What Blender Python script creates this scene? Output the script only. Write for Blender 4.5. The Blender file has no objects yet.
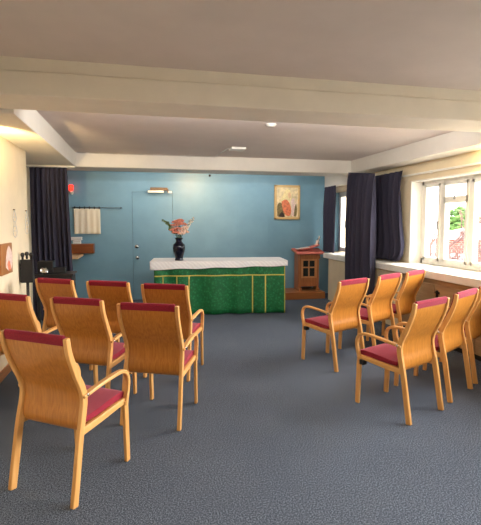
import bpy, bmesh, math, random
from mathutils import Vector, Matrix
R = math.radians
scene = bpy.context.scene
COL = scene.collection
random.seed(7)

# ------------------------------------------------------------------ materials
def lin(c):
    c = c / 255.0
    return c / 12.92 if c <= 0.04045 else ((c + 0.055) / 1.055) ** 2.4
def rgb(r, g, b): return (lin(r), lin(g), lin(b), 1.0)
class Mat:
    def __init__(s, name, col, rough=0.6, metal=0.0, spec=0.5):
        s.m = bpy.data.materials.new(name); s.m.use_nodes = True
        s.nt = s.m.node_tree; s.b = s.nt.nodes['Principled BSDF']
        s.b.inputs['Base Color'].default_value = col
        s.b.inputs['Roughness'].default_value = rough
        s.b.inputs['Metallic'].default_value = metal
        s.b.inputs['Specular IOR Level'].default_value = spec
        s.tc = s.nt.nodes.new('ShaderNodeTexCoord')
    def node(s, t, **k):
        n = s.nt.nodes.new(t)
        for a, v in k.items(): setattr(n, a, v)
        return n
    def link(s, a, b): s.nt.links.new(a, b)
    def mapped(s, scale=(1, 1, 1), rot=(0, 0, 0)):
        mp = s.node('ShaderNodeMapping'); mp.inputs['Scale'].default_value = scale; mp.inputs['Rotation'].default_value = rot
        s.link(s.tc.outputs['Object'], mp.inputs['Vector']); return mp.outputs['Vector']
    def noise(s, scale, detail=3, vec=None, rough=0.6):
        n = s.node('ShaderNodeTexNoise'); n.inputs['Scale'].default_value = scale; n.inputs['Detail'].default_value = detail
        n.inputs['Roughness'].default_value = rough
        s.link(vec if vec is not None else s.tc.outputs['Object'], n.inputs['Vector']); return n.outputs['Fac']
    def ramp(s, fac, stops):
        r = s.node('ShaderNodeValToRGB'); e = r.color_ramp.elements
        e[0].position, e[0].color = stops[0]; e[1].position, e[1].color = stops[-1]
        for p, c in stops[1:-1]:
            x = e.new(p); x.color = c
        s.link(fac, r.inputs['Fac']); return r.outputs['Color']
    def base(s, out): s.link(out, s.b.inputs['Base Color']); return s
    def bump(s, fac, strength=0.3, dist=0.002):
        b = s.node('ShaderNodeBump'); b.inputs['Strength'].default_value = strength; b.inputs['Distance'].default_value = dist
        s.link(fac, b.inputs['Height']); s.link(b.outputs['Normal'], s.b.inputs['Normal']); return s
    def emit(s, col, st):
        s.b.inputs['Emission Color'].default_value = col; s.b.inputs['Emission Strength'].default_value = st; return s

def plain(name, c, rough=0.6, metal=0.0, var=0.06, scale=9, spec=0.5):
    m = Mat(name, rgb(*c), rough, metal, spec)
    lo = rgb(*[max(0, x * (1 - var)) for x in c]); hi = rgb(*[min(255, x * (1 + var)) for x in c])
    m.base(m.ramp(m.noise(scale), [(0.3, lo), (0.7, hi)])); return m
def wood(name, c1, c2, axis='z', scale=1.0, rough=0.38):
    m = Mat(name, rgb(*c1), rough)
    st = {'z': (26, 26, 1.6), 'y': (26, 1.6, 26), 'x': (1.6, 26, 26)}[axis]
    v = m.mapped(tuple(x * scale for x in st))
    n = m.noise(2.2, 5, v, 0.55)
    m.base(m.ramp(n, [(0.28, rgb(*c1)), (0.75, rgb(*c2))])); m.bump(n, 0.06, 0.001); return m
def fabric(name, c, var=0.2, scale=420, rough=0.95):
    m = Mat(name, rgb(*c), rough, spec=0.1)
    n = m.noise(scale, 2)
    m.base(m.ramp(n, [(0.3, rgb(*[x * (1 - var) for x in c])), (0.7, rgb(*[min(255, x * (1 + var)) for x in c]))]))
    m.bump(n, 0.3, 0.001); return m

M = {}
def carpet():
    m = Mat('carpet', rgb(90, 96, 108), 1.0, spec=0.05)
    n1 = m.noise(130, 4, rough=0.9); n2 = m.noise(1.1, 3)
    mx = m.node('ShaderNodeMix', data_type='RGBA', blend_type='MULTIPLY'); mx.inputs[0].default_value = 1.0
    m.link(m.ramp(n1, [(0.40, rgb(40, 46, 56)), (0.51, rgb(86, 94, 106)), (0.62, rgb(146, 156, 171))]), mx.inputs[6])
    m.link(m.ramp(n2, [(0.3, rgb(236, 236, 238)), (0.7, rgb(255, 255, 255))]), mx.inputs[7])
    m.base(mx.outputs[2]); m.bump(n1, 0.25, 0.003); return m.m
M['carpet'] = carpet()
M['ceiling'] = plain('ceiling paint', (214, 201, 193), 0.85, var=0.015, scale=3).m
M['beam'] = plain('beam paint', (240, 230, 212), 0.7, var=0.015, scale=4).m
M['beam2'] = plain('off white beam paint', (226, 220, 210), 0.7, var=0.015, scale=4).m
M['white_paint'] = plain('white gloss paint', (240, 236, 226), 0.45, var=0.02).m
M['cream'] = plain('cream wall paint', (236, 219, 186), 0.8, var=0.02, scale=4).m
M['blue'] = None
def bluewall():
    m = Mat('blue wall paint', rgb(120, 160, 178), 0.45, spec=0.35)
    n = m.noise(2.5, 4); n2 = m.noise(120, 2)
    m.base(m.ramp(n, [(0.25, rgb(114, 154, 173)), (0.75, rgb(124, 165, 184))])); m.bump(n2, 0.05, 0.001); return m.m
M['blue'] = bluewall()
M['blue_door'] = M['blue']
M['seam'] = plain('dark seam', (46, 70, 84), 0.9).m
M['skirt'] = wood('skirting wood', (150, 96, 50), (186, 128, 74), 'y', 0.6).m
M['frame_wood'] = wood('beech frame', (212, 152, 82), (232, 178, 108), 'z', 0.8).m
M['arm_wood'] = wood('beech arm', (214, 156, 86), (234, 182, 112), 'y', 0.8).m
M['shell_wood'] = wood('oak veneer shell', (172, 106, 38), (202, 136, 58), 'z', 1.4, 0.30).m
M['red'] = fabric('crimson upholstery', (138, 34, 50), 0.22)
M['red'].b.inputs['Sheen Weight'].default_value = .35; M['red'].b.inputs['Sheen Tint'].default_value = rgb(255, 190, 205)
M['red'] = M['red'].m
M['navy'] = fabric('navy curtain cloth', (62, 60, 74), 0.12, 200).m
M['lining'] = M['navy']
M['black'] = plain('black satin', (20, 20, 22), 0.35, var=0.1).m
M['black_matt'] = plain('black matt', (24, 23, 24), 0.7, var=0.1).m
M['chrome'] = plain('polished steel', (215, 215, 215), 0.18, 1.0, var=0.03).m
M['grey_metal'] = plain('grey rod metal', (84, 92, 98), 0.4, 0.8).m
M['brown_wood'] = wood('dark brown board', (120, 62, 24), (148, 82, 36), 'x', 0.8).m
M['pale_wood'] = wood('pale shelf wood', (214, 170, 124), (232, 194, 150), 'y', 0.8).m
M['lectern_wood'] = wood('lectern oak', (146, 88, 48), (182, 118, 70), 'z', 1.0).m
M['panel_wood'] = wood('cupboard veneer', (160, 128, 92), (184, 152, 114), 'y', 0.8).m
M['beige'] = plain('beige painted panel', (214, 196, 166), 0.7, var=0.02).m
M['lectern_pale'] = wood('lectern front oak', (184, 124, 74), (208, 150, 98), 'z', 1.0).m
M['step_wood'] = wood('step wood', (150, 88, 42), (182, 114, 60), 'x', 0.6).m
def linen():
    m = Mat('white altar linen', rgb(232, 228, 226), 0.85, spec=0.2)
    w = m.node('ShaderNodeTexWave', bands_direction='DIAGONAL'); w.inputs['Scale'].default_value = 9; w.inputs['Distortion'].default_value = 3
    m.link(m.tc.outputs['Object'], w.inputs['Vector'])
    m.base(m.ramp(w.outputs['Fac'], [(0.2, rgb(232, 229, 228)), (0.8, rgb(240, 238, 236))])); m.bump(w.outputs['Fac'], 0.2, 0.003); return m.m
M['linen'] = linen()
def damask():
    m = Mat('green damask', rgb(24, 122, 66), 0.55, spec=0.4)
    v = m.node('ShaderNodeTexVoronoi'); v.inputs['Scale'].default_value = 26
    m.link(m.tc.outputs['Object'], v.inputs['Vector'])
    n = m.noise(60, 3)
    mx = m.node('ShaderNodeMix', data_type='RGBA', blend_type='MULTIPLY'); mx.inputs[0].default_value = 1.0
    m.link(m.ramp(v.outputs['Distance'], [(0.12, rgb(44, 144, 86)), (0.3, rgb(26, 122, 68)), (0.7, rgb(18, 106, 56))]), mx.inputs[6])
    m.link(m.ramp(n, [(0.3, rgb(205, 205, 205)), (0.7, rgb(255, 255, 255))]), mx.inputs[7])
    m.base(mx.outputs[2]); return m.m
M['green'] = damask()
M['gold'] = fabric('gold braid', (196, 180, 92), 0.15, 300, 0.6).m
M['cream_cloth'] = fabric('cream hanging cloth', (236, 224, 200), 0.04, 300).m
M['towel'] = fabric('white towel', (232, 230, 226), 0.04, 300).m
M['vase'] = plain('dark blue glaze', (14, 16, 34), 0.12, var=0.1).m
M['coral'] = plain('coral petals', (230, 140, 116), 0.7, var=0.15, scale=60).m
M['pink'] = plain('pale pink petals', (240, 198, 178), 0.7, var=0.12, scale=60).m
M['white_petal'] = plain('white petals', (240, 236, 222), 0.7, var=0.05, scale=60).m
M['leaf'] = plain('flower leaf', (92, 112, 62), 0.6, var=0.2, scale=40).m
M['stem'] = plain('flower stem', (80, 100, 52), 0.6).m
M['picframe'] = wood('gilt picture frame', (206, 168, 108), (226, 192, 132), 'x', 1.0).m
M['painting'] = plain('painting ground', (230, 208, 164), 0.6, var=0.12, scale=14).m
M['skin'] = plain('painted face', (236, 196, 150), 0.6, var=0.08, scale=30).m
M['robe'] = plain('painted orange robe', (226, 126, 86), 0.6, var=0.15, scale=26).m
M['veil'] = plain('painted cream veil', (240, 218, 160), 0.6, var=0.08, scale=26).m
M['olive'] = plain('painted olive shade', (128, 112, 70), 0.6, var=0.25, scale=26).m
M['dark_paint'] = plain('painted dark corner', (60, 44, 34), 0.6, var=0.2, scale=26).m
M['icon_board'] = wood('icon board', (156, 98, 46), (182, 122, 62), 'z', 0.5).m
M['icon_pale'] = plain('icon pale figure', (232, 204, 190), 0.6, var=0.1, scale=30).m
M['red_cloth'] = fabric('coral red cloth', (214, 124, 112), 0.1, 300).m
M['bone'] = plain('ivory ornament', (234, 214, 198), 0.5).m
M['dark_glass'] = plain('dark glass', (30, 36, 38), 0.12).m
M['plastic'] = plain('white plastic', (232, 228, 220), 0.5, var=0.02).m
M['grey_plastic'] = plain('dimmed white plastic', (176, 170, 162), 0.6).m  # white plastic greyed down to offset the strong light falling on it
M['dark_dot'] = plain('sensor lens', (40, 38, 38), 0.4).m
M['wire'] = plain('pale grey wire', (206, 202, 196), 0.5).m
M['tube'] = Mat('lit lamp tube', rgb(255, 244, 220), 0.4).emit(rgb(255, 236, 200), .3).m
M['bronze'] = plain('bronze lamp hood', (110, 84, 56), 0.4, 0.5).m
M['red_glass'] = Mat('red lamp glass', rgb(220, 30, 20), 0.2).emit(rgb(255, 40, 24), 2.5).m
def glass():
    m = bpy.data.materials.new('window glass'); m.use_nodes = True; nt = m.node_tree; nt.nodes.clear()
    o = nt.nodes.new('ShaderNodeOutputMaterial'); mix = nt.nodes.new('ShaderNodeMixShader')
    t = nt.nodes.new('ShaderNodeBsdfTransparent'); g = nt.nodes.new('ShaderNodeBsdfGlossy'); g.inputs['Roughness'].default_value = 0.02
    mix.inputs[0].default_value = 0.06
    nt.links.new(t.outputs[0], mix.inputs[1]); nt.links.new(g.outputs[0], mix.inputs[2]); nt.links.new(mix.outputs[0], o.inputs[0]); return m
M['glass'] = glass()
def brick():
    m = Mat('red brick', rgb(190, 84, 70), 0.9)
    b = m.node('ShaderNodeTexBrick'); b.inputs['Scale'].default_value = 3.5
    b.inputs['Color1'].default_value = rgb(200, 92, 76); b.inputs['Color2'].default_value = rgb(178, 74, 62); b.inputs['Mortar'].default_value = rgb(214, 180, 168)
    v = m.mapped((1, 1, 1), (R(90), 0, 0)); m.link(v, b.inputs['Vector']); m.base(b.outputs['Color']); return m.m
M['brick'] = brick()
M['roof_white'] = plain('pale roof', (226, 222, 216), 0.8, var=0.04).m
M['slate'] = plain('blue grey panel', (128, 138, 156), 0.7).m
M['bark'] = plain('tree bark', (112, 84, 80), 0.9, var=0.2).m
M['foliage'] = plain('tree foliage', (96, 128, 62), 0.8, var=0.3, scale=4).m
M['outside_ground'] = plain('outside ground', (150, 148, 138), 0.95, var=0.1, scale=0.5).m

# ------------------------------------------------------------------ mesh helpers
class MB:
    def __init__(s): s.bm = bmesh.new()
    def box(s, x0, x1, y0, y1, z0, z1, mtx=None):
        r = bmesh.ops.create_cube(s.bm, size=1.0)
        vs = r['verts']
        for v in vs:
            v.co = Vector(((x0 + x1) / 2 + v.co.x * (x1 - x0), (y0 + y1) / 2 + v.co.y * (y1 - y0), (z0 + z1) / 2 + v.co.z * (z1 - z0)))
            if mtx: v.co = mtx @ v.co
        return s
    def tube(s, pts, rad, n=8, cap=True):
        pts = [Vector(p) for p in pts]
        rads = rad if isinstance(rad, (list, tuple)) else [rad] * len(pts)
        rings = []; up = Vector((0, 0, 1))
        for i, p in enumerate(pts):
            d = (pts[min(i + 1, len(pts) - 1)] - pts[max(i - 1, 0)]).normalized()
            a = up if abs(d.dot(up)) < 0.95 else Vector((1, 0, 0))
            u = d.cross(a).normalized(); w = d.cross(u)
            rings.append([s.bm.verts.new(p + (u * math.cos(2 * math.pi * k / n) + w * math.sin(2 * math.pi * k / n)) * rads[i]) for k in range(n)])
        for a, b in zip(rings, rings[1:]):
            for k in range(n): s.bm.faces.new((a[k], a[(k + 1) % n], b[(k + 1) % n], b[k]))
        if cap: s.bm.faces.new(rings[0][::-1]); s.bm.faces.new(rings[-1])
        return s
    def lathe(s, prof, n=24, o=(0, 0, 0)):
        o = Vector(o); rings = []
        for r, z in prof:
            rings.append([s.bm.verts.new(o + Vector((max(r, 1e-4) * math.cos(2 * math.pi * k / n), max(r, 1e-4) * math.sin(2 * math.pi * k / n), z))) for k in range(n)])
        for a, b in zip(rings, rings[1:]):
            for k in range(n): s.bm.faces.new((a[k], a[(k + 1) % n], b[(k + 1) % n], b[k]))
        s.bm.faces.new(rings[0][::-1]); s.bm.faces.new(rings[-1]); return s
    def prism(s, poly, y0, y1, plane='xz'):
        def P(a, b, t): return Vector((a, t, b)) if plane == 'xz' else (Vector((t, a, b)) if plane == 'yz' else Vector((a, b, t)))
        A = [s.bm.verts.new(P(a, b, y0)) for a, b in poly]; B = [s.bm.verts.new(P(a, b, y1)) for a, b in poly]
        n = len(poly)
        s.bm.faces.new(A); s.bm.faces.new(B[::-1])
        for k in range(n): s.bm.faces.new((A[k], B[k], B[(k + 1) % n], A[(k + 1) % n]))
        return s
    def sweep(s, path, x0, x1, thick):
        """rectangular bar whose side profile follows path in the y-z plane"""
        th = thick if isinstance(thick, (list, tuple)) else [thick] * len(path)
        P = [Vector((0, a, b)) for a, b in path]; rings = []
        for i, p in enumerate(P):
            d = (P[min(i + 1, len(P) - 1)] - P[max(i - 1, 0)]).normalized()
            nrm = Vector((0, -d.z, d.y)) * th[i] / 2
            rings.append([s.bm.verts.new(Vector((x, q.y, q.z))) for x, q in ((x0, p - nrm), (x1, p - nrm), (x1, p + nrm), (x0, p + nrm))])
        for a, b in zip(rings, rings[1:]):
            for k in range(4): s.bm.faces.new((a[k], a[(k + 1) % 4], b[(k + 1) % 4], b[k]))
        s.bm.faces.new(rings[0][::-1]); s.bm.faces.new(rings[-1]); return s
    def grid(s, f, nu, nv):
        V = [[s.bm.verts.new(f(i / nu, j / nv)) for j in range(nv + 1)] for i in range(nu + 1)]
        for i in range(nu):
            for j in range(nv): s.bm.faces.new((V[i][j], V[i + 1][j], V[i + 1][j + 1], V[i][j + 1]))
        return s
    def ball(s, c, r, sub=2, sc=(1, 1, 1)):
        q = bmesh.ops.create_icosphere(s.bm, subdivisions=sub, radius=1.0)
        for v in q['verts']: v.co = Vector((c[0] + v.co.x * r * sc[0], c[1] + v.co.y * r * sc[1], c[2] + v.co.z * r * sc[2]))
        return s
    def build(s, name, mat, parent=None, bevel=0, seg=2, smooth=False, solid=0, loc=None, sub=0):
        bmesh.ops.recalc_face_normals(s.bm, faces=s.bm.faces)
        me = bpy.data.meshes.new(name)
        if smooth:
            for f in s.bm.faces: f.smooth = True
        s.bm.to_mesh(me); s.bm.free()
        me.materials.append(mat)
        o = bpy.data.objects.new(name, me); COL.objects.link(o)
        if parent: o.parent = parent
        if loc: o.location = loc
        if solid:
            d = o.modifiers.new('thickness', 'SOLIDIFY'); d.thickness = solid; d.offset = 0
        if bevel:
            d = o.modifiers.new('bevel', 'BEVEL'); d.width = bevel; d.segments = seg; d.limit_method = 'ANGLE'; d.angle_limit = R(40)
            d.harden_normals = False
        if sub:
            d = o.modifiers.new('sub', 'SUBSURF'); d.levels = sub; d.render_levels = sub
        return o
def thing(name, label, cat, loc=(0, 0, 0), rz=0, group=None):
    o = bpy.data.objects.new(name, None); COL.objects.link(o); o.empty_display_size = 0.1
    o.location = loc; o.rotation_euler = (0, 0, rz); o['label'] = label; o['category'] = cat
    if group: o['group'] = group
    return o
def tag(o, label, cat, group=None):
    o['label'] = label; o['category'] = cat
    if group: o['group'] = group
    return o
def struct(o, label=None, cat=None):
    o['kind'] = 'structure'
    if label: o['label'] = label
    if cat: o['category'] = cat
    return o
def crom(pts, n=6):
    out = []
    for i in range(len(pts) - 1):
        p0, p1, p2, p3 = pts[max(i - 1, 0)], pts[i], pts[i + 1], pts[min(i + 2, len(pts) - 1)]
        for k in range(n):
            t = k / n
            out.append(tuple(0.5 * (2 * b + (c - a) * t + (2 * a - 5 * b + 4 * c - d) * t * t + (-a + 3 * b - 3 * c + d) * t ** 3) for a, b, c, d in zip(p0, p1, p2, p3)))
    out.append(tuple(pts[-1])); return out

# ------------------------------------------------------------------ dimensions
XL, XLR = -1.264, -1.62        # left wall of the seating bay, of the recess beyond it
XS, XP, XW, XF = 3.33, 3.36, 3.70, 3.90    # sill front, cupboard front, window wall, window frame
YB, YW = 6.91, 8.40            # back beam face, back wall
ZC, ZN, ZB = 2.44, 2.515, 2.235
YN = -2.6                      # rear end of the built room
SILL = 0.855

# ------------------------------------------------------------------ room shell
struct(MB().box(XLR - .2, XW + .4, YN, YW + .2, -0.15, 0).build('floor', M['carpet']), 'blue grey carpet covering the whole chapel floor', 'floor')
struct(MB().box(XLR - .2, XW + .4, YN, 3.30, ZN, ZN + .2).box(XLR - .2, XW + .4, 3.30, YB + .3, ZC, ZC + .275).box(XLR - .2, XW + .4, YB + .3, YW + .2, 2.335, 2.715).build('ceiling', M['ceiling']), 'painted plaster ceiling over the chapel', 'ceiling')
# cross beam with its upper ledge
struct(MB().box(XLR - .1, XW + .2, 3.249, 3.663, 2.268, 2.425).box(XLR - .1, XW + .2, 3.262, 3.663, 2.425, 2.53).build('trim_1', M['beam'], bevel=.006), 'cream cross beam with a stepped upper edge nearest the camera', 'beam')
struct(MB().box(XLR - .1, -0.906, 3.663, YB + .01, ZB, 2.46).build('trim_2', M['beam2'], bevel=.004), 'boxed beam running along the left wall', 'beam')
struct(MB().box(3.40, XW + .2, 3.663, YB + .01, ZB, 2.46).build('trim_3', M['beam2'], bevel=.004), 'boxed beam running above the right window', 'beam')
struct(MB().box(XLR - .1, XW + .2, YB, 7.42, ZB - .002, 2.46).build('trim_4', M['beam2'], bevel=.004), 'far cross beam in front of the blue wall', 'beam')
# left walls
struct(MB().box(XLR - .2, XL, YN, 5.56, 0, 2.6).box(XLR - .2, XLR, 5.56, YW + .2, 0, 2.6).build('wall_left', M['cream'], bevel=.004), 'cream left wall', 'wall')
struct(MB().box(XL, XL + .018, YN, 5.56, 0, .085).build('baseboard_left', M['skirt'], bevel=.004), 'brown wooden skirting board along the left wall', 'skirting board')
struct(MB().box(XLR - .2, XW + .4, YN - .2, YN, -.1, 2.7).build('wall_rear', M['cream']), 'plain cream rear wall behind the camera', 'wall')
# back wall with the door opening
DX0, DX1, DZ = -0.148, 0.573, 1.977
G = .004
b = MB()
b.box(XLR - .2, DX0 - G, YW, YW + .2, 0, 2.6).box(DX1 + G, XW + .4, YW, YW + .2, 0, 2.6).box(DX0 - G, DX1 + G, YW, YW + .2, DZ + G, 2.6)
struct(b.build('wall_back', M['blue']), 'blue painted back wall', 'wall')
b = MB()
for x in (1.18, 1.81, 2.43, 3.05): b.box(x - .004, x + .004, YW - .003, YW, .13, 2.33)
struct(b.build('trim_5', M['blue'], bevel=.001), 'faint upright joint strips on the blue back wall', 'trim')
d = struct(MB().box(DX0, DX1, YW + .004, YW + .05, 0.005, DZ).build('door_1', M['blue_door'], bevel=.003), 'flush blue door in the back wall', 'door')
b = MB(); b.lathe([(.032, 0), (.032, .006), (.016, .01), (.012, .03), (.028, .04), (.034, .055), (.028, .07), (.008, .076)], 20)
h = b.build('door_knob', M['chrome'], d, smooth=True, loc=(-.072, YW + .004, .785)); h.rotation_euler = (R(90), 0, 0)
b = MB(); b.lathe([(.036, 0), (.036, .008), (.02, .013), (.008, .02)], 20)
h = b.build('door_lock', M['chrome'], d, smooth=True, loc=(-.082, YW + .004, .985)); h.rotation_euler = (R(90), 0, 0)
struct(MB().box(DX0 - .03, DX1 + .03, YW + .06, YW + .1, 0, DZ + .03).build('trim_6', M['seam']), 'dark door rebate behind the blue door', 'trim')

# right wall: low cupboards' back, window openings
W1 = (-1.6, 5.66)               # near window opening along y
W2 = (7.30, 8.17)               # sanctuary window opening
ZH = 2.00
b = MB()
b.box(XW, XW + .32, YN, YW + .2, -0.1, SILL - .012)
b.box(XW, XW + .32, YN, YW + .2, ZH, 2.6)
b.box(XW, XW + .32, YN, W1[0], SILL - .012, ZH).box(XW, XW + .32, W1[1], W2[0], SILL - .012, ZH).box(XW, XW + .32, W2[1], YW + .2, SILL - .012, ZH)
struct(b.build('wall_right', M['cream'], bevel=.003), 'cream right wall with its windows', 'wall')
struct(MB().box(3.57, XW, 7.2, YW, 2.11, 2.34).build('trim_7', M['beam2'], bevel=.003), 'plain white header over the far window', 'trim')
struct(MB().box(XW - .006, 3.85, 8.14, 8.175, SILL + .001, 2.02).box(XW - .006, XW, 8.17, YW, SILL + .001, 2.11).build('trim_8', M['blue']), 'blue painted window reveal in the far corner', 'trim')
# long sill board
struct(MB().box(XS, XF + .05, YN, 7.86, SILL - .092, SILL).build('trim_9', M['white_paint'], bevel=.012, seg=3), 'long cream window board along the right wall', 'window sill')
# near window
def window(name, y0, y1, z0, z1, mull, transoms, label, XF=XF):
    root = struct(bpy.data.objects.new(name, None), label, 'window'); COL.objects.link(root)
    x0, x1 = XF - .035, XF + .035
    f = MB()
    f.box(x0, x1, y0, y1, z0, z0 + .075).box(x0, x1, y0, y1, z1 - .06, z1).box(x0, x1, y0, y0 + .055, z0, z1).box(x0, x1, y1 - .055, y1, z0, z1)
    f.build('window_frame', M['white_paint'], root, bevel=.006)
    for m in mull: MB().box(x0 - .004, x1 + .004, m - .038, m + .038, z0, z1).build('mullion', M['white_paint'], root, bevel=.008)
    edges = [y0 + .04] + list(mull) + [y1 - .04]
    for k, (a, c) in enumerate(zip(edges, edges[1:])):
        cells = [(z0 + .05, z1 - .05)]
        if k in transoms:
            zt = transoms[k]; cells = [(z0 + .05, zt), (zt, z1 - .05)]
            MB().box(x0 - .002, x1 + .002, a, c, zt - .035, zt + .035).build('transom', M['white_paint'], root, bevel=.006)
        for q, (za, zb) in enumerate(cells):
            e = .03
            ca, cb = a + e, c - e
            s = MB(); t = .042
            s.box(x0 - .012, x1 - .01, ca, cb, za, za + t).box(x0 - .012, x1 - .01, ca, cb, zb - t, zb).box(x0 - .012, x1 - .01, ca, ca + t, za, zb).box(x0 - .012, x1 - .01, cb - t, cb, za, zb)
            sa = s.build('casement', M['white_paint'], root, bevel=.005)
            MB().box(XF - .008, XF - .002, ca + .02, cb - .02, za + .02, zb - .02).build('pane', M['glass'], sa)
            if q == len(cells) - 1 and len(cells) == 2:
                MB().box(x0 - .03, x0 - .012, (ca + cb) / 2 - .008, (ca + cb) / 2 + .008, za + .0, za + .10).build('stay', M['chrome'], sa, bevel=.002)
            elif len(cells) == 1:
                MB().box(x0 - .035, x0 - .012, ca + .012, ca + .03, (za + zb) / 2 - .10, (za + zb) / 2 + .02).build('handle', M['chrome'], sa, bevel=.003)
    return root
window('window_1', W1[0], 5.645, .86, 2.0, [-.9, -.2, .5, 1.2, 1.9, 2.6, 3.2, 3.9, 4.68, 5.20], {9: 1.72, 6: 1.72, 3: 1.72}, 'wide white casement window in the right wall')
# give the opening its white side and head linings
struct(MB().box(XW - .004, XF + .05, 5.645, 5.67, SILL, 2.005).box(XW - .004, XF + .05, W1[0], 5.65, 1.992, 2.005).build('trim_10', M['white_paint'], bevel=.004), 'white reveal lining of the near window', 'trim')
window('window_2', 7.31, 8.14, .86, 2.0, [7.74], {}, 'narrow white window in the far right corner', XF=3.80)

# cupboards under the sill
cup = [(4.62, 5.30), (3.94, 4.62), (3.26, 3.94)]
cl = ['low brown cupboard beneath the window behind the middle chairs', 'low brown cupboard beneath the window, the one with the black latch', 'low brown cupboard beneath the window nearest the camera']
for k, (a, c) in enumerate(cup):
    t = thing('cupboard', cl[k], 'cupboard', (3.53, (a + c) / 2, 0), group='low cupboards under the window')
    w = (c - a) / 2
    MB().box(-.15, .165, -w, w, .06, .755).build('carcass', M['panel_wood'], t, bevel=.003)
    MB().box(-.168, -.15, -w + .006, w - .006, .10, .70).build('door', M['panel_wood'], t, bevel=.004)
    MB().box(-.13, .165, -w, w, 0.002, .06).build('plinth', M['black_matt'], t)
    if k == 1:
        q = MB().box(-.178, -.168, w - .10, w - .02, .60, .625).box(-.19, -.168, w - .075, w - .055, .56, .64).build('latch', M['black'], t, bevel=.003)
pn = tag(MB().box(XP, XW - .005, 5.30, 7.68, 0, .755).build('panel_casing', M['beige'], bevel=.004), 'plain beige boxed casing under the sill by the far curtain', 'casing')

# wooden step
st = tag(MB().box(1.05, 3.355, 7.79, YW - .005, 0, .128).build('step', M['step_wood'], bevel=.006), 'low brown wooden step below the lectern', 'step')

# curtain rail on the window wall
t = thing('curtain_rail', 'thin white curtain rail above the right window', 'curtain rail', (XW, 0, 2.085))
MB().box(-.045, -.02, .6, 6.6, -.012, .012).build('track', M['white_paint'], t, bevel=.003)
for y in (1.0, 2.4, 3.8, 5.2, 6.4): MB().box(-.03, 0, y - .012, y + .012, -.02, .02).build('bracket', M['white_paint'], t)

# ------------------------------------------------------------------ curtains
def curtain(name, p0, p1, z0, z1, folds, amp, label, flare=0.0, seed=0, edge=None, droop=0):
    rnd = random.Random(seed)
    p0 = Vector((p0[0], p0[1], 0)); p1 = Vector((p1[0], p1[1], 0)); d = p1 - p0; n = Vector((-d.y, d.x, 0)).normalized()
    ph = [rnd.uniform(0, 6.28) for _ in range(6)]; wob = [rnd.uniform(.7, 1.3) for _ in range(folds + 3)]
    def f(u, v):
        z = z1 - droop * u + (z0 - z1 + droop * u) * v
        t = u * folds
        a = amp * (.45 + .55 * min(1, v * 3)) * wob[int(t) % len(wob)]
        off = a * math.sin(2 * math.pi * t + .5 * math.sin(2 * v + ph[0]) + .6 * math.sin(3 * u * 6.28 + ph[1])) + .25 * amp * math.sin(5.1 * t + ph[2] + v * 2)
        uu = u
        if edge: lo, hi = edge(v); uu = lo + (hi - lo) * u
        else: uu = .5 + (u - .5) * (1 + flare * v)
        if v < .06: off *= .6 + .4 * v / .06
        return p0 + d * uu + n * off + Vector((0, 0, z))
    b = MB().grid(f, folds * 12, 30)
    o = b.build(name, M['navy'], smooth=True, solid=.006)
    return tag(o, label, 'curtain')
curtain('curtain', (-1.515, 6.82), (-.965, 6.82), .03, 2.2, 8, .035, 'dark navy full length curtain at the left beside the black stand', seed=3, edge=lambda v: (0, .90 + .12 * v))
def edge_r(v): return (-.05 * v, 1.0)
curtain('curtain', (3.235, 6.62), (3.22, 5.76), .03, 2.215, 6, .068, 'dark navy full length curtain at the right between the two windows', seed=5, edge=edge_r, droop=.10)
def edge_g(v):
    r = [(0, .98), (.12, .96), (.35, .97), (.6, 1.02), (.82, 1.08), (.93, 1.05), (1, .95)]
    for (a, x), (c, y) in zip(r, r[1:]):
        if v <= c: return (0, x + (y - x) * (v - a) / (c - a))
    return (0, .9)
curtain('curtain', (3.58, 6.60), (3.58, 5.66), SILL + .02, 2.15, 7, .06, 'short navy curtain gathered up above the window sill at right', seed=11, edge=edge_g)
curtain('curtain', (3.49, 8.22), (3.47, 7.66), SILL + .01, 2.10, 4, .03, 'narrow navy curtain in the far corner beyond the lectern', seed=8)
# divider rails
t = thing('curtain_rail', 'short pale curtain rail above the left curtain', 'curtain rail', (-1.27, 6.83, 2.222))
MB().box(-.34, .36, -.012, .012, -.012, .012).build('track', M['white_paint'], t, bevel=.003)
MB().box(-.30, -.27, -.02, .079, -.014, .0115).build('bracket', M['white_paint'], t)

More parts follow.
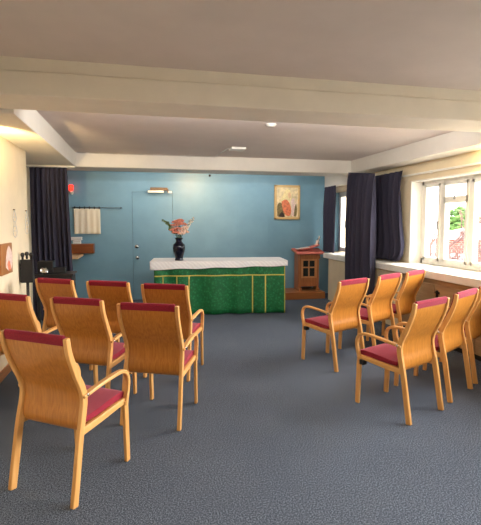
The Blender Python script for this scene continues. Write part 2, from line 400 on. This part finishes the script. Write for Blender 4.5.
# ------------------------------------------------------------------ chairs
POST = crom([(0, 0), (.030, .18), (.058, .345), (.080, .44), (.093, .51), (.089, .56), (.071, .61), (.045, .66), (.010, .74), (-.012, .805), (-.022, .873)], 4)
ARM = crom([(.075, .545), (.16, .555), (.26, .564), (.36, .569), (.425, .566), (.468, .545), (.488, .500), (.484, .445), (.468, .392), (.461, .350)], 5)
def make_chair(label):
    t = thing('armchair', label, 'chair', group='stacking armchairs set out in rows')
    th = [.040 if z < .6 else .040 - (z - .6) / .27 * .012 for y, z in POST]
    for s in (-1, 1):
        MB().sweep(POST, s * .212 - .0125, s * .212 + .0125, th).build('back_post', M['frame_wood'], t, bevel=.005)
        MB().sweep([(.4605, .38), (.463, .33), (.470, .15), (.476, 0)], s * .217 - .0125, s * .217 + .0125, [.036, .042, .04, .036]).build('leg', M['frame_wood'], t, bevel=.005)
        a = MB().sweep(ARM, s * .219 - .018, s * .219 + .018, [.019 + .007 * (i / len(ARM)) for i in range(len(ARM))]).build('armrest', M['arm_wood'], t, bevel=.006)
        bb = MB(); bb.lathe([(.009, 0), (.009, .003), (.005, .006)], 12)
        q = bb.build('bolt', M['chrome'], a, smooth=True, loc=(s * .236, .10, .553)); q.rotation_euler = (0, s * R(90), 0)
        MB().sweep([(.068, .362), (.22, .366), (.40, .376), (.462, .377)], s * .210 - .011, s * .210 + .011, [.040, .038, .036, .034]).build('seat_rail', M['arm_wood'], t, bevel=.004)
    BK = crom([(-.018, .858), (-.008, .80), (.013, .735), (.047, .655), (.079, .59), (.091, .54), (.090, .48), (.078, .425), (.078, .385), (.096, .358), (.14, .352), (.21, .362)], 5)
    MB().sweep(BK, -.1985, .1985, .011).build('backrest', M['shell_wood'], t, bevel=.003)
    CU = crom([(-.004, .868), (.008, .80), (.030, .740), (.064, .66), (.097, .59), (.110, .54), (.110, .49), (.112, .455)], 5)
    c = MB().sweep(CU, -.196, .196, .026)
    # the cover folds over the top edge and shows as a strip on the back
    FD = [(-.012, .878), (-.021, .878), (-.0275, .870), (-.0255, .850), (-.0220, .832)]
    c.sweep(FD, -.196, .196, [.012, .012, .010, .007, .005])
    c.build('back_cushion', M['red'], t, bevel=.006)
    MB().sweep([(.14, .374), (.24, .375), (.36, .383), (.455, .386), (.485, .378)], -.199, .199, .014).build('seat', M['shell_wood'], t, bevel=.003)
    cu = MB().sweep(crom([(.125, .402), (.22, .402), (.34, .409), (.43, .412), (.478, .405), (.496, .388)], 4), -.196, .196, [.028 + .012 * math.sin(math.pi * i / 20) for i in range(21)])
    cu.build('seat_cushion', M['red'], t, bevel=.012, seg=3)
    MB().box(-.2, .2, .440, .460, .345, .372).build('stretcher', M['frame_wood'], t, bevel=.003)
    for c in list(t.children) + [g for c in t.children for g in c.children]:      # the frames draw in towards the front
        if c.name.startswith('bolt'): c.location.x *= 1 - .29 * .1; continue
        for v in c.data.vertices: v.co.x *= 1 - .29 * max(0, v.co.y)
    return t
def copy_tree(o, parent=None):
    c = o.copy(); COL.objects.link(c)
    if parent: c.parent = parent
    for ch in list(o.children): copy_tree(ch, c)
    return c
chairs = [
 (-.525, 2.414, -34.5, 'armchair at lower left, largest and nearest the camera', 0),
 (-1.015, 3.775, -32, 'armchair against the left wall, its left side cut off by the photo edge', 0),
 (-.46, 3.45, -28.5, 'armchair behind the nearest left one, between the wall chair and the one by the aisle', 0),
 (.043, 3.112, -24, 'left block armchair on the aisle in the middle row, second largest', 0),
 (-.83, 4.68, -31, 'left block front row armchair beside the black stand and curtain', 0),
 (-.305, 4.38, -27, 'left block front row armchair between two others, with the door beyond', 0),
 (.205, 4.06, -26, 'left block front row armchair standing nearest the altar cloth', 0),
 (2.005, 4.005, 24.5, 'right block front row armchair on the aisle, in front of the lectern', 1),
 (2.575, 4.31, 29, 'right block front row armchair in the middle, below the long navy curtain', 1),
 (3.06, 4.57, 31, 'right block front row armchair closest to the window sill', 1),
 (2.031, 2.845, 24, 'right block armchair nearest the camera with its red seat in full view', 1),
 (2.572, 3.15, 30.5, 'right block nearer row armchair in the middle, partly behind the nearest one', 1),
 (3.07, 3.46, 30, 'right block nearer row armchair cut off by the right photo edge', 1)]
proto = make_chair(chairs[0][3])
allc = [proto] + [copy_tree(proto) for _ in chairs[1:]]
for o, (x, y, a, lb, rt) in zip(allc, chairs):
    o.location = (x, y, 0); o.rotation_euler = (0, 0, R(a)); o['label'] = lb
    if rt: MB().box(-.214, -.170, .405, .445, .325, .362).build('link_bracket', M['black'], o, bevel=.004)

# ------------------------------------------------------------------ altar
AO, AR = Vector((.15, 6.905, 0)), R(-6.6)
AW, AD, AH = 2.07, .66, .835
def aloc(x, y, z=0):
    return (AO.x + x * math.cos(AR) - y * math.sin(AR), AO.y + x * math.sin(AR) + y * math.cos(AR), z)
t = thing('altar_table', 'wooden altar table hidden under green and white cloths', 'altar', tuple(AO), AR)
MB().box(.03, AW - .03, .04, AD - .02, AH - .06, AH - .014).build('table_top', M['lectern_wood'], t, bevel=.004)
for x in (.07, AW - .13):
    for y in (.09, AD - .13): MB().box(x, x + .06, y, y + .06, 0, AH - .06).build('leg', M['lectern_wood'], t, bevel=.004)
def drape(x, z):
    v = (AH - z) / AH
    return .016 - (.012 + .042 * v * (.6 + .4 * math.sin(x * 2.1 + 1))) * math.sin(x * 15.5 + .8 * math.sin(x * 4.3)) - .018 * v
fr = thing('altar_frontal', 'green damask altar frontal with gold bands hanging to the carpet', 'altar cloth', tuple(AO), AR)
HX0, HX1 = .035, AW - .012
def fpt(x, z, o=0):
    return Vector((x, drape(x, z) - o, z))
b = MB()
b.grid(lambda u, v: fpt(HX0 + (HX1 - HX0) * u, .012 + (AH - .03) * v), 110, 10)
b.build('cloth', M['green'], fr, smooth=True, solid=.005)
for s, x in ((0, HX0), (1, HX1)):
    q = MB().grid(lambda u, v: Vector((x + (.012 if s == 0 else -.004) * math.sin(u * 17), drape(x, .012 + (AH - .03) * v) * (1 - u) + (AD - .03) * u, .012 + (AH - .03) * v)), 24, 8)
    q.build('end_cloth', M['green'], fr, smooth=True, solid=.005)
b = MB().grid(lambda u, v: fpt(HX0 + (HX1 - HX0) * u, .600 + .018 * v, .005), 110, 1); b.build('gold_band', M['gold'], fr, smooth=True, solid=.002)
for x, w, zt in ((.165, .014, .60), (.375, .014, .60), (.560, .016, .60), (1.545, .018, .60), (1.745, .020, .60), (HX1 - .008, .014, .80)):
    MB().grid(lambda u, v: fpt(x - w / 2 + w * u, .014 + (zt - .014) * v, .005), 2, 12).build('gold_band', M['gold'], fr, smooth=True, solid=.002)
def cloth_pt(u, v):
    # v 0..1 : front hem, front edge, top, back
    x = -.025 + (AW + .045) * u
    hem = .128 - .045 * u + .006 * math.sin(u * 23)
    prof = [(-.028, AH - hem), (-.026, AH - hem * .5), (-.020, AH - .012), (-.008, AH), (AD * .5, AH + .001), (AD, AH), (AD + .012, AH - .05)]
    k = v * (len(prof) - 1); i = min(int(k), len(prof) - 2); f = k - i
    y = prof[i][0] * (1 - f) + prof[i + 1][0] * f; z = prof[i][1] * (1 - f) + prof[i + 1][1] * f
    if i < 2: y -= .004 * math.sin(u * 40)
    return Vector((x, y, z))
b = MB().grid(cloth_pt, 80, 24)
def side_pt(x, hem):
    return lambda u, v: Vector((x + .003 * math.sin(u * 20), -.024 + (AD + .03) * u, AH - hem * v))
b.grid(side_pt(-.025, .12), 16, 4); b.grid(side_pt(AW + .02, .08), 16, 4)
wc = tag(b.build('altar_cloth', M['linen'], smooth=True, solid=.005), 'white linen cloth spread over the altar top', 'altar cloth')
wc.location = AO; wc.rotation_euler = (0, 0, AR)

# vase and flowers
vx, vy = .57, 6.98
VZ = AH + .004
b = MB().lathe([(.066, 0), (.068, .012), (.058, .03), (.066, .07), (.088, .14), (.097, .20), (.090, .245), (.062, .272), (.046, .295), (.046, .315), (.064, .345), (.066, .352), (.056, .352), (.036, .31)], 28)
tag(b.build('vase', M['vase'], smooth=True, loc=(vx, vy, VZ)), 'dark blue glazed vase holding flowers on the white altar cloth', 'vase')
def flower(kind, tip, label, group, k):
    rnd = random.Random(100 + k)
    root = thing(kind[0], label, 'flower', (vx, vy, VZ + .18), group=group)
    T = Vector(tip); base = Vector((rnd.uniform(-.015, .015), rnd.uniform(-.015, .015), 0))
    mid = Vector((T.x * .22, T.y * .22, T.z * .62))
    MB().tube([base, mid, T], [.003, .003, .0025], 6).build('stem', M['stem'], root, smooth=True)
    b = MB()
    if kind[1] == 'bloom':
        for ring, (nn, rr, tilt) in enumerate(((7, .048, .35), (6, .035, .75), (5, .020, 1.15))):
            for q in range(nn):
                a = 2 * math.pi * (q + .5 * ring) / nn
                c = T + Vector((math.cos(a) * rr, math.sin(a) * rr, .008 * ring + .01 * rnd.random()))
                b.ball(c, .0225 - .003 * ring, 1, (1, 1, .75))
        b.ball(T + Vector((0, 0, .022)), .014, 1)
    else:
        for q in range(14):
            f = .45 + .55 * q / 13
            c = mid + (T - mid) * f + Vector((rnd.uniform(-.02, .02), rnd.uniform(-.02, .02), rnd.uniform(-.01, .012)))
            b.ball(c, rnd.uniform(.010, .019), 1, (1, 1, .8))
    b.build('blossom', kind[2], root, smooth=True)
    lf = MB()
    for q in range(2):
        a = rnd.uniform(0, 6.28); c = mid + (T - mid) * (.35 + .3 * q)
        d = Vector((math.cos(a), math.sin(a), .5)); w = d.cross(Vector((0, 0, 1))).normalized() * .011
        p = [c, c + d * .03 + w, c + d * .065, c + d * .03 - w]
        vs = [lf.bm.verts.new(x) for x in p]; lf.bm.faces.new(vs)
    lf.build('leaf', M['leaf'], root, solid=.002)
BL = [(-.05, -.07, .25), (.03, -.08, .235), (.09, -.05, .26), (-.09, -.02, .29), (-.06, -.03, .36), (.0, -.05, .40), (.06, -.02, .375), (-.02, -.06, .305), (.045, -.06, .285), (.02, .03, .43), (.085, -.04, .32), (-.045, .04, .41)]
for k, p in enumerate(BL):
    pale = k in (1, 2, 8, 10)
    flower(('carnation', 'bloom', M['pink'] if pale else M['coral']), p, 'pale pink rosette flower low on the right of the vase' if pale else 'coral pink rosette flower in the middle of the vase', 'pale flowers in the vase' if pale else 'coral flowers in the vase', k)
for k, p in enumerate([(.20, -.02, .42), (.235, .0, .47), (.15, -.04, .36), (.13, .0, .30)]):
    flower(('flower_sprig', 'sprig', M['white_petal']), p, 'white flower sprig leaning right out of the vase', 'white sprigs in the vase', 20 + k)
for k, p in enumerate([(-.19, 0, .42), (-.25, -.01, .455), (-.12, .02, .37), (-.15, -.04, .33), (-.09, -.03, .29)]):
    flower(('leafy_sprig', 'sprig', M['leaf'] if k != 2 else M['pink']), p, 'dull green leafy sprig leaning left out of the vase' if k != 2 else 'small pale pink sprig among green leaves at left of the vase', 'leafy sprigs in the vase' if k != 2 else None, 40 + k)

# ------------------------------------------------------------------ lectern on the step
t = thing('lectern', 'oak lectern with a cross shaped window front by the far curtain', 'lectern', (3.11, 8.0, .128), R(-3))
for x in (-.195, .155):
    MB().box(x, x + .04, 0, .04, .04, .69).build('post', M['lectern_wood'], t, bevel=.004)
    MB().box(x - .012, x + .052, -.02, .06, 0, .045).build('foot', M['lectern_wood'], t, bevel=.008)
MB().box(-.155, .155, .012, .03, .075, .24).build('lower_panel', M['lectern_wood'], t, bevel=.003)
f = MB()
f.box(-.155, -.115, .006, .034, .24, .60).box(.115, .155, .006, .034, .24, .60).box(-.115, .115, .006, .034, .24, .27).box(-.115, .115, .006, .034, .57, .60)
f.box(-.012, .012, .006, .034, .27, .57).box(-.115, .115, .006, .034, .43, .455)
f.build('window_front', M['lectern_pale'], t, bevel=.003)
MB().box(-.116, .116, .022, .028, .265, .575).build('dark_panel', M['dark_glass'], t)
MB().box(-.155, .155, .004, .034, .60, .69).build('upper_panel', M['lectern_wood'], t, bevel=.003)
for x in (-.195, .195): MB().box(x - .01, x + .01, .04, .30, 0, .69).build('side_panel', M['lectern_wood'], t, bevel=.003)
for x in (-.195, .17):
    MB().prism([(x, .69), (x + .025, .69), (x + .04 * (1 if x > 0 else .6), .62), (x, .58)], -.03, -.002).build('corbel', M['lectern_wood'], t, bevel=.004)
top = MB().prism([(-.06, .690), (.32, .755), (.32, .785), (-.06, .72)], -.27, .27, 'yz'); top.build('book_rest', M['lectern_wood'], t, bevel=.006)
cl_ = MB()
cl_.grid(lambda u, v: Vector((-.262 + .545 * u, -.064 + .37 * v, .7245 + .0632 * v + .003 * math.sin(u * 20))), 20, 10)
cl_.grid(lambda u, v: Vector((-.262 + .545 * u, -.064 - .003 * math.sin(u * 25), .7245 - .03 * v)), 20, 2)
o = tag(cl_.build('lectern_cloth', M['red_cloth'], smooth=True, solid=.004), 'coral red cloth spread over the lectern top', 'cloth'); o.location = (3.11, 8.0, .130); o.rotation_euler = (0, 0, R(-3))
bk = thing('open_book', 'red open book lying on the lectern cloth', 'book', (3.10, 8.14, .132), R(-3))
MB().prism([(-.22, .775), (-.06, .80), (.06, .815), (.20, .86), (.24, .875), (.235, .85), (.06, .79), (-.05, .775)], -.09, .12).build('cover', M['red_cloth'], bk, bevel=.006)
MB().prism([(-.20, .781), (-.06, .806), (.05, .822), (.05, .812), (-.06, .797)], -.08, .11).build('pages', M['bone'], bk)
b = MB(); b.tube([(0, 0, 0), (.03, 0, .04), (.05, 0, .10), (.075, 0, .15), (.08, 0, .20)], [.035, .03, .034, .022, .006], 10)
b.ball((.02, 0, .02), .035, 2)
tag(b.build('ornament', M['bone'], smooth=True, loc=(3.30, 8.17, .965)), 'small ivory ornament rising at the right end of the lectern top', 'ornament')

# ------------------------------------------------------------------ things on the back wall
# framed painting
t = thing('framed_painting', 'gilt framed painting of a veiled figure on the blue wall', 'painting', (2.79, YW, 1.815))
W, H = .262, .333
f = MB(); e = .045
f.box(-W, W, -.035, -.002, -H, -H + e).box(-W, W, -.035, -.002, H - e, H).box(-W, -W + e, -.035, -.002, -H, H).box(W - e, W, -.035, -.002, -H, H)
f.build('frame', M['picframe'], t, bevel=.008)
cv = MB().box(-W + .03, W - .03, -.018, -.004, -H + .03, H - .03).build('canvas', M['painting'], t)
def blob(name, pts, mat, y):
    MB().prism(crom(pts + [pts[0]], 5)[:-1], y, y + .002).build(name, mat, cv)
blob('painted_shade', [(-.20, -.27), (-.20, -.06), (-.13, -.01), (-.07, -.15), (-.06, -.27)], M['olive'], -.020)
blob('painted_corner', [(-.18, -.28), (-.11, -.19), (-.05, -.28)], M['dark_paint'], -.022)
blob('painted_foliage', [(.13, -.26), (.12, -.10), (.18, -.04), (.20, -.16), (.18, -.27)], M['olive'], -.020)
blob('painted_veil', [(-.16, .00), (-.11, .10), (-.05, .21), (.01, .26), (.06, .22), (.09, .12), (.06, .03), (-.04, -.03)], M['veil'], -.024)
blob('painted_face', [(.01, .13), (.03, .19), (.065, .17), (.07, .10), (.035, .075)], M['skin'], -.026)
blob('painted_robe', [(-.12, .01), (-.05, .05), (.01, .03), (.06, -.06), (.08, -.17), (.05, -.26), (-.03, -.25), (-.09, -.15)], M['robe'], -.028)
blob('painted_child', [(.07, .02), (.11, .08), (.15, .05), (.14, -.03), (.19, .03), (.15, -.10), (.13, -.26), (.08, -.24), (.09, -.10)], M['icon_pale'], -.030)
# lamp over the door
t = thing('wall_lamp', 'slim picture lamp with bronze hood above the blue door', 'lamp', (.32, YW, 2.0))
MB().box(-.15, .16, -.13, -.10, .0, .055).build('hood', M['bronze'], t, bevel=.006)
MB().box(-.02, .02, -.11, -.002, .02, .05).build('bracket', M['bronze'], t, bevel=.004)
MB().tube([(-.19, -.115, -.02), (.09, -.115, -.02)], .02, 12).build('tube', M['tube'], t, smooth=True)
MB().tube([(.17, -.115, -.025), (.235, -.115, -.025)], .018, 12).build('lamp_end', M['tube'], t, smooth=True)
b = MB().box(.155, .175, -.125, -.105, -.03, .03); b.build('end_bracket', M['bronze'], t)
# curtain rod with the small cream hanging
t = thing('wall_rod', 'thin dark rod on the blue wall over the small cream hanging', 'rod', (-.75, YW, 1.685))
MB().tube([(-.425, -.045, 0), (.425, -.045, 0)], .008, 10).build('rod', M['grey_metal'], t, smooth=True)
for x in (-.40, .40): MB().box(x - .008, x + .008, -.045, -.001, -.012, .012).build('bracket', M['grey_metal'], t)
t = thing('wall_hanging', 'small cream cloth hanging from black loops on the blue wall', 'wall hanging', (-.926, YW - .045, 1.685))
MB().grid(lambda u, v: Vector((-.222 + .444 * u, -.004 - .010 * math.sin(u * 6.28 * 4.5) * (.4 + .6 * v), -.015 - .448 * v)), 60, 10).build('cloth', M['cream_cloth'], t, smooth=True, solid=.003)
for k in range(6):
    x = -.205 + .41 * k / 5
    MB().tube([(x, .011 * math.cos(a), .0 + .016 * math.sin(a)) for a in [i * 6.2832 / 10 for i in range(11)]], .010, 6).build('loop', M['black'], t, smooth=True)
# board, shelf, towels
tag(MB().box(-1.20, -.815, YW - .20, YW - .002, .885, 1.05).build('wall_box', M['brown_wood'], bevel=.004), 'brown wooden box fixed to the blue wall below the cream hanging', 'box')
t = thing('wall_shelf', 'pale wooden shelf below the brown wall box', 'shelf', (-1.25, YW, .87))
MB().box(-.34, .24, -.72, -.002, -.04, 0).build('board', M['pale_wood'], t, bevel=.004)
MB().box(-.30, -.27, -.6, -.002, -.2, -.04).build('bracket', M['brown_wood'], t, bevel=.003)
tw = ['white folded towel, lower one of the pair on the brown wall box', 'white folded towel, upper one of the pair on the brown wall box']
for k in range(2):
    w = .065 if k == 0 else .095
    b = MB(); 
    for q in range(2): b.box(-w, w, -.07, .07, q * .03, q * .03 + .028)
    tag(b.build('folded_towel', M['towel'], bevel=.012, seg=3, loc=(-1.10 - .01 * k, YW - .10, 1.052 + .061 * k)), tw[k], 'towel', 'towels on the wall box')
# red sanctuary lamp
t = thing('sanctuary_lamp', 'small glowing red lamp on the blue wall beside the left curtain', 'lamp', (-1.18, YW, 1.985))
MB().box(-.02, .02, -.09, -.002, -.035, -.015).build('bracket', M['bronze'], t, bevel=.003)
MB().lathe([(.02, -.015), (.036, .0), (.04, .06), (.034, .09)], 16, (0, -.09, 0)).build('red_glass', M['red_glass'], t, smooth=True)
MB().lathe([(.012, -.075), (.03, -.06), (.034, -.016)], 16, (.015, -.09, 0)).build('holder', M['plastic'], t, smooth=True)
b = MB().lathe([(.022, 0), (.022, .012), (.012, .03), (.004, .034)], 16)
o = tag(b.build('sensor', M['dark_dot'], smooth=True, loc=(1.27, YW - .001, 2.30)), 'tiny dark sensor at the top of the blue wall', 'sensor'); o.rotation_euler = (R(90), 0, 0)

# ------------------------------------------------------------------ ceiling things
t = thing('smoke_detector', 'round white smoke detector on the ceiling', 'smoke detector', (1.32, 4.51, ZC))
MB().lathe([(.055, 0), (.055, -.010), (.048, -.018)], 24).build('base', M['grey_plastic'], t, smooth=True)
MB().lathe([(.044, -.018), (.038, -.026), (.02, -.030), (.004, -.031)], 24).build('sensor_dome', M['grey_plastic'], t, smooth=True)
t = thing('ceiling_box', 'flat white junction box on the ceiling before the far beam', 'box', (1.30, 6.06, ZC))
MB().box(-.10, .10, -.10, .10, -.03, 0).build('cover', M['plastic'], t, bevel=.005)
MB().box(-.015, .015, -.11, -.10, -.02, -.006).build('cable_clip', M['plastic'], t)
b = MB().tube([(1.20, 6.06, ZC - .008), (1.17, 6.06, ZC - .008), (1.13, 6.90, ZC - .008), (-.88, 6.90, ZC - .008)], .007, 6)
tag(b.build('cable', M['wire'], smooth=True), 'thin cable running from the ceiling box along the far beam', 'cable')

# ------------------------------------------------------------------ left wall things
t = thing('icon_panel', 'brown icon board with a pale oval figure on the left wall', 'picture', (XL, 4.60, 1.09))
MB().box(0, .022, -.185, .185, -.145, .145).build('board', M['icon_board'], t, bevel=.003)
MB().prism(crom([(-.05, -.08), (-.02, .04), (.05, .115), (.10, .10), (.155, .05), (.165, -.03), (.13, -.10), (.05, -.12), (-.05, -.08)], 5)[:-1], .022, .025, 'yz').build('painted_oval', M['icon_pale'], t)
MB().prism(crom([(.0, -.05), (.05, -.02), (.09, -.06), (.10, -.11), (.04, -.115), (.0, -.05)], 5)[:-1], .025, .027, 'yz').build('painted_robe', M['robe'], t)
def ornament(y, z0, z1, label, wavy):
    t = thing('wire_ornament', label, 'ornament', (XL, y, z0), group='wire ornaments on the left wall')
    H = z0 - z1
    MB().tube([(-.001, 0, .02), (.02, 0, .02)], .006, 8).build('nail', M['bronze'], t)
    for s in (-1, 1):
        pts = crom([(.012, 0, .02), (.014, s * .03, -.02), (.014, s * .06, -.07), (.014, s * (.03 if wavy else .065), -H * .45), (.014, s * .07, -H * .75), (.014, s * .05, -H * .93), (.014, 0, -H)], 5)
        MB().tube(pts, .003, 6).build('wire_loop', M['wire'], t, smooth=True)
    b = MB()
    for k in range(4): b.tube([(.014, -.04, -H * (.2 + .18 * k)), (.016, 0, -H * (.22 + .18 * k)), (.014, .04, -H * (.2 + .18 * k))], .003, 6)
    b.build('wire_bar', M['wire'], t, smooth=True)
ornament(4.95, 1.54, 1.28, 'pale wire ornament hanging on the left wall nearer the icon', True)
ornament(5.44, 1.54, 1.30, 'pale wire ornament hanging on the left wall next to the curtain', False)

# black stand and the low black table beyond the chairs
t = thing('black_stand', 'black stand with upright box and three knobs against the left wall', 'stand', (-1.183, 5.10, 0))
MB().box(-.062, .062, -.03, .03, .795, 1.04).build('upright_box', M['black_matt'], t, bevel=.006)
for x in (-.042, 0, .042):
    q = MB().lathe([(.012, 0), (.012, .03), (.02, .045), (.022, .06), (.014, .075), (.003, .078)], 14, (x, 0, 1.04 - .004 + (.01 if x == 0 else 0))); q.build('knob', M['black'], t, smooth=True)
MB().box(-.074, -.062, -.006, .006, .80, 1.0).build('side_arm', M['black_matt'], t, bevel=.002)
MB().tube([(0, 0, .02), (0, 0, .80)], .016, 10).build('pole', M['black'], t, smooth=True)
for a in (40, 160, 280):
    c, s = math.cos(R(a)), math.sin(R(a))
    MB().tube([(0, 0, .10), (.04 * c, .10 * s, .07), (.075 * c, .22 * s, .012)], .010, 8).build('leg', M['black'], t, smooth=True)
t = thing('side_table', 'low black table before the left curtain, behind the front row chair', 'table', (-1.06, 5.95, 0))
MB().box(-.20, .24, -.18, .18, .78, .80).build('table_top', M['black'], t, bevel=.004)
MB().box(-.18, .22, -.16, .16, .66, .78).build('apron', M['black_matt'], t, bevel=.003)
for x in (-.18, .19):
    for y in (-.16, .13): MB().box(x, x + .03, y, y + .03, 0, .66).build('leg', M['black_matt'], t, bevel=.003)
MB().box(-.20, -.02, -.02, .16, .80, .945).build('top_box', M['black'], t, bevel=.005)
MB().box(-.02, .12, .0, .14, .80, .86).build('low_box', M['black_matt'], t, bevel=.004)
b = MB().lathe([(.004, 0), (.018, .003), (.030, .009), (.032, .012), (.028, .010), (.01, .006)], 24)
o = tag(b.build('glint_dish', M['chrome'], smooth=True, loc=(-1.19, 5.90, .838)), 'shiny dish shape standing in for a bright reflection on the low black table', 'dish'); o.rotation_euler = (R(74), 0, R(8))  # made-up dish, put in for a bright reflection on black
tag(MB().lathe([(.028, 0), (.034, .02), (.03, .045), (.014, .06), (.006, .075)], 20).build('glint_bell', M['chrome'], smooth=True, loc=(-1.145, 5.84, .801)), 'small shiny bell shape standing in for a second bright reflection, right of the dish', 'bell')  # made-up bell, put in for the second, lower reflection

# ------------------------------------------------------------------ outside
struct(MB().box(XW + .6, 60, -30, 60, -3.3, -3.1).build('ground', M['outside_ground']), 'ground outside the window', 'ground')
def at(px, dist):   # direction in the plan of a point seen through the right window
    a = math.atan((px - 240.5) / 448.2) + R(12.493)
    return dist * math.sin(a), dist * math.cos(a)
bx, by = at(483, 17)
t = thing('brick_building', 'red brick building with a pale roof outside the window', 'building', (bx, by, -3.1), R(-38))
MB().box(-1.45, 4.6, 0, 5, 0, 3.95).build('wall', M['brick'], t)
MB().prism([(-1.6, 3.95), (4.9, 3.95), (4.9, 5.3), (1.0, 4.7)], -.3, 5.3).build('roof', M['roof_white'], t)
MB().box(-.95, -.25, -.6, 0, 0, 3.35).build('lean_to', M['slate'], t)
MB().box(-1.02, -.18, -.7, .02, 3.35, 3.45).build('lean_to_roof', M['roof_white'], t)
def limb(b, p, d, L, r, depth, rnd):
    q = p + d * L
    b.tube([p, (p + q) / 2 + Vector((rnd.uniform(-.05, .05),) * 3) * L, q], [r, r * .85, r * .7], 5, cap=False)
    if depth == 0: return
    for k in range(3 if depth > 1 else 2):
        nd = (d + Vector((rnd.uniform(-.75, .75), rnd.uniform(-.75, .75), rnd.uniform(-.15, .5)))).normalized()
        limb(b, q, nd, L * rnd.uniform(.6, .8), r * .6, depth - 1, rnd)
for (px, dist, seed, lb, h) in ((430, 9.5, 6, 'bare branched tree outside, seen through the leftmost pane', .85), (494, 8, 4, 'bare branched tree outside, at the right edge of the window', .75)):
    x, y = at(px, dist); rnd = random.Random(seed)
    t = thing('bare_tree', lb, 'tree', (x, y, -3.1))
    b = MB(); b.tube([(0, 0, 0), (.05, 0, 1.8), (0, .05, 3.7)], [.11, .09, .07], 7); b.build('trunk', M['bark'], t, smooth=True)
    b = MB()
    for k in range(5):
        a = k * 1.26 + .4
        limb(b, Vector((0, .0, 2.9 + .18 * k)), Vector((.6 * math.cos(a), .6 * math.sin(a), .8)).normalized(), h * .62, .040, 4, rnd)
    b.build('branches', M['bark'], t)
x, y = at(462, 32); rnd = random.Random(2)
t = thing('leafy_tree', 'green leafy tree outside beyond the brick building', 'tree', (x, y, -3.1))
MB().tube([(0, 0, 0), (0, 0, 3)], [.2, .15], 8).build('trunk', M['bark'], t)
b = MB()
for k in range(420):
    a, e, r = rnd.uniform(0, 6.28), rnd.uniform(-1, 1), rnd.uniform(.4, 1)
    c = Vector((1.1 * r * math.cos(a) * math.sqrt(1 - e * e), 1.1 * r * math.sin(a) * math.sqrt(1 - e * e), 4.6 + .9 * r * e))
    b.ball(c, rnd.uniform(.1, .2), 1, (1, 1, .6))
b.build('crown', M['foliage'], t)

# ------------------------------------------------------------------ lights
w = bpy.data.worlds.new('sky'); scene.world = w; w.use_nodes = True
bg = w.node_tree.nodes['Background']; bg.inputs['Color'].default_value = (.90, .95, 1.0, 1); bg.inputs['Strength'].default_value = 4.8
def light(kind, name, loc, energy, col, rot=(0, 0, 0), **k):
    l = bpy.data.lights.new(name, kind); l.energy = energy; l.color = col
    for a, v in k.items(): setattr(l, a, v)
    o = bpy.data.objects.new(name, l); COL.objects.link(o); o.location = loc; o.rotation_euler = rot; return o
# soft daylight from the right-hand side
light('SUN', 'daylight', (8, 4, 6), 14, (1, .97, .94), (0, R(64), R(-6)), angle=R(55))
# warm wall lamp just beyond the left edge of the picture, shining upwards out of its bowl
light('SPOT', 'uplighter_bulb', (XL + .09, 3.86, 1.93), 85, (1, .72, .34), (R(104), 0, R(10)), shadow_soft_size=.02, spot_size=R(80), spot_blend=.6)
t = thing('uplighter', 'bowl shaped wall uplighter on the left wall outside the picture', 'lamp', (XL + .09, 3.86, 1.93))
MB().lathe([(.01, -.09), (.04, -.07), (.066, -.035), (.075, -.012), (.072, -.012), (.062, -.04), (.035, -.062), (.01, -.07)], 24).build('bowl', M['bronze'], t, smooth=True)
MB().box(-.09, -.005, -.015, .015, -.10, -.075).build('arm', M['bronze'], t)
# picture lamp
light('SPOT', 'picture_lamp_bulb', (.95, YW - .80, 2.20), 28, (1, .50, .20), (R(62), 0, R(-8)), spot_size=R(130), spot_blend=1.0, shadow_soft_size=.05)
light('POINT', 'sanctuary_flame', (-1.19, YW - .12, 2.02), .8, (1, .12, .06), shadow_soft_size=.02)
# added fill light over the near bay, out of frame, no known fitting
light('AREA', 'near_bay_fill', (1.0, .2, ZN - .06), 22, (1, .93, .82), size=1.2)
# added strip lights hidden behind the two cross beams to brighten what lies beyond
light('AREA', 'beam_fill_light', (1.2, 3.72, 2.36), 30, (1, .97, .93), (R(98), 0, 0), shape='RECTANGLE', size=3.2, size_y=.08)
light('AREA', 'sanctuary_fill_light', (1.3, 7.50, 2.30), 11, (1, .97, .93), (R(50), 0, 0), shape='RECTANGLE', size=3.6, size_y=.06)
# added warm light to brighten the wall above the window, out of frame
light('AREA', 'window_wall_fill', (XW - .14, 3.95, 2.16), 11, (1, .74, .36), (R(0), R(-60), 0), shape='RECTANGLE', size=.06, size_y=.3)

# ------------------------------------------------------------------ camera and view
cam = bpy.data.cameras.new('camera'); co = bpy.data.objects.new('camera', cam); COL.objects.link(co)
cam.sensor_width = 36; cam.sensor_fit = 'AUTO'; cam.lens = 448.2 * 36 / 525
cam.shift_y = -9.3 / 525
co.location = (0, 0, 1.44); co.rotation_euler = (R(90 - 4.034), R(0), R(-12.493))
cam.clip_start = .05; cam.clip_end = 300
scene.camera = co
vs = scene.view_settings
vs.view_transform = 'Standard'; vs.look = 'None'; vs.gamma = 1; vs.use_curve_mapping = False; vs.exposure = 0.65
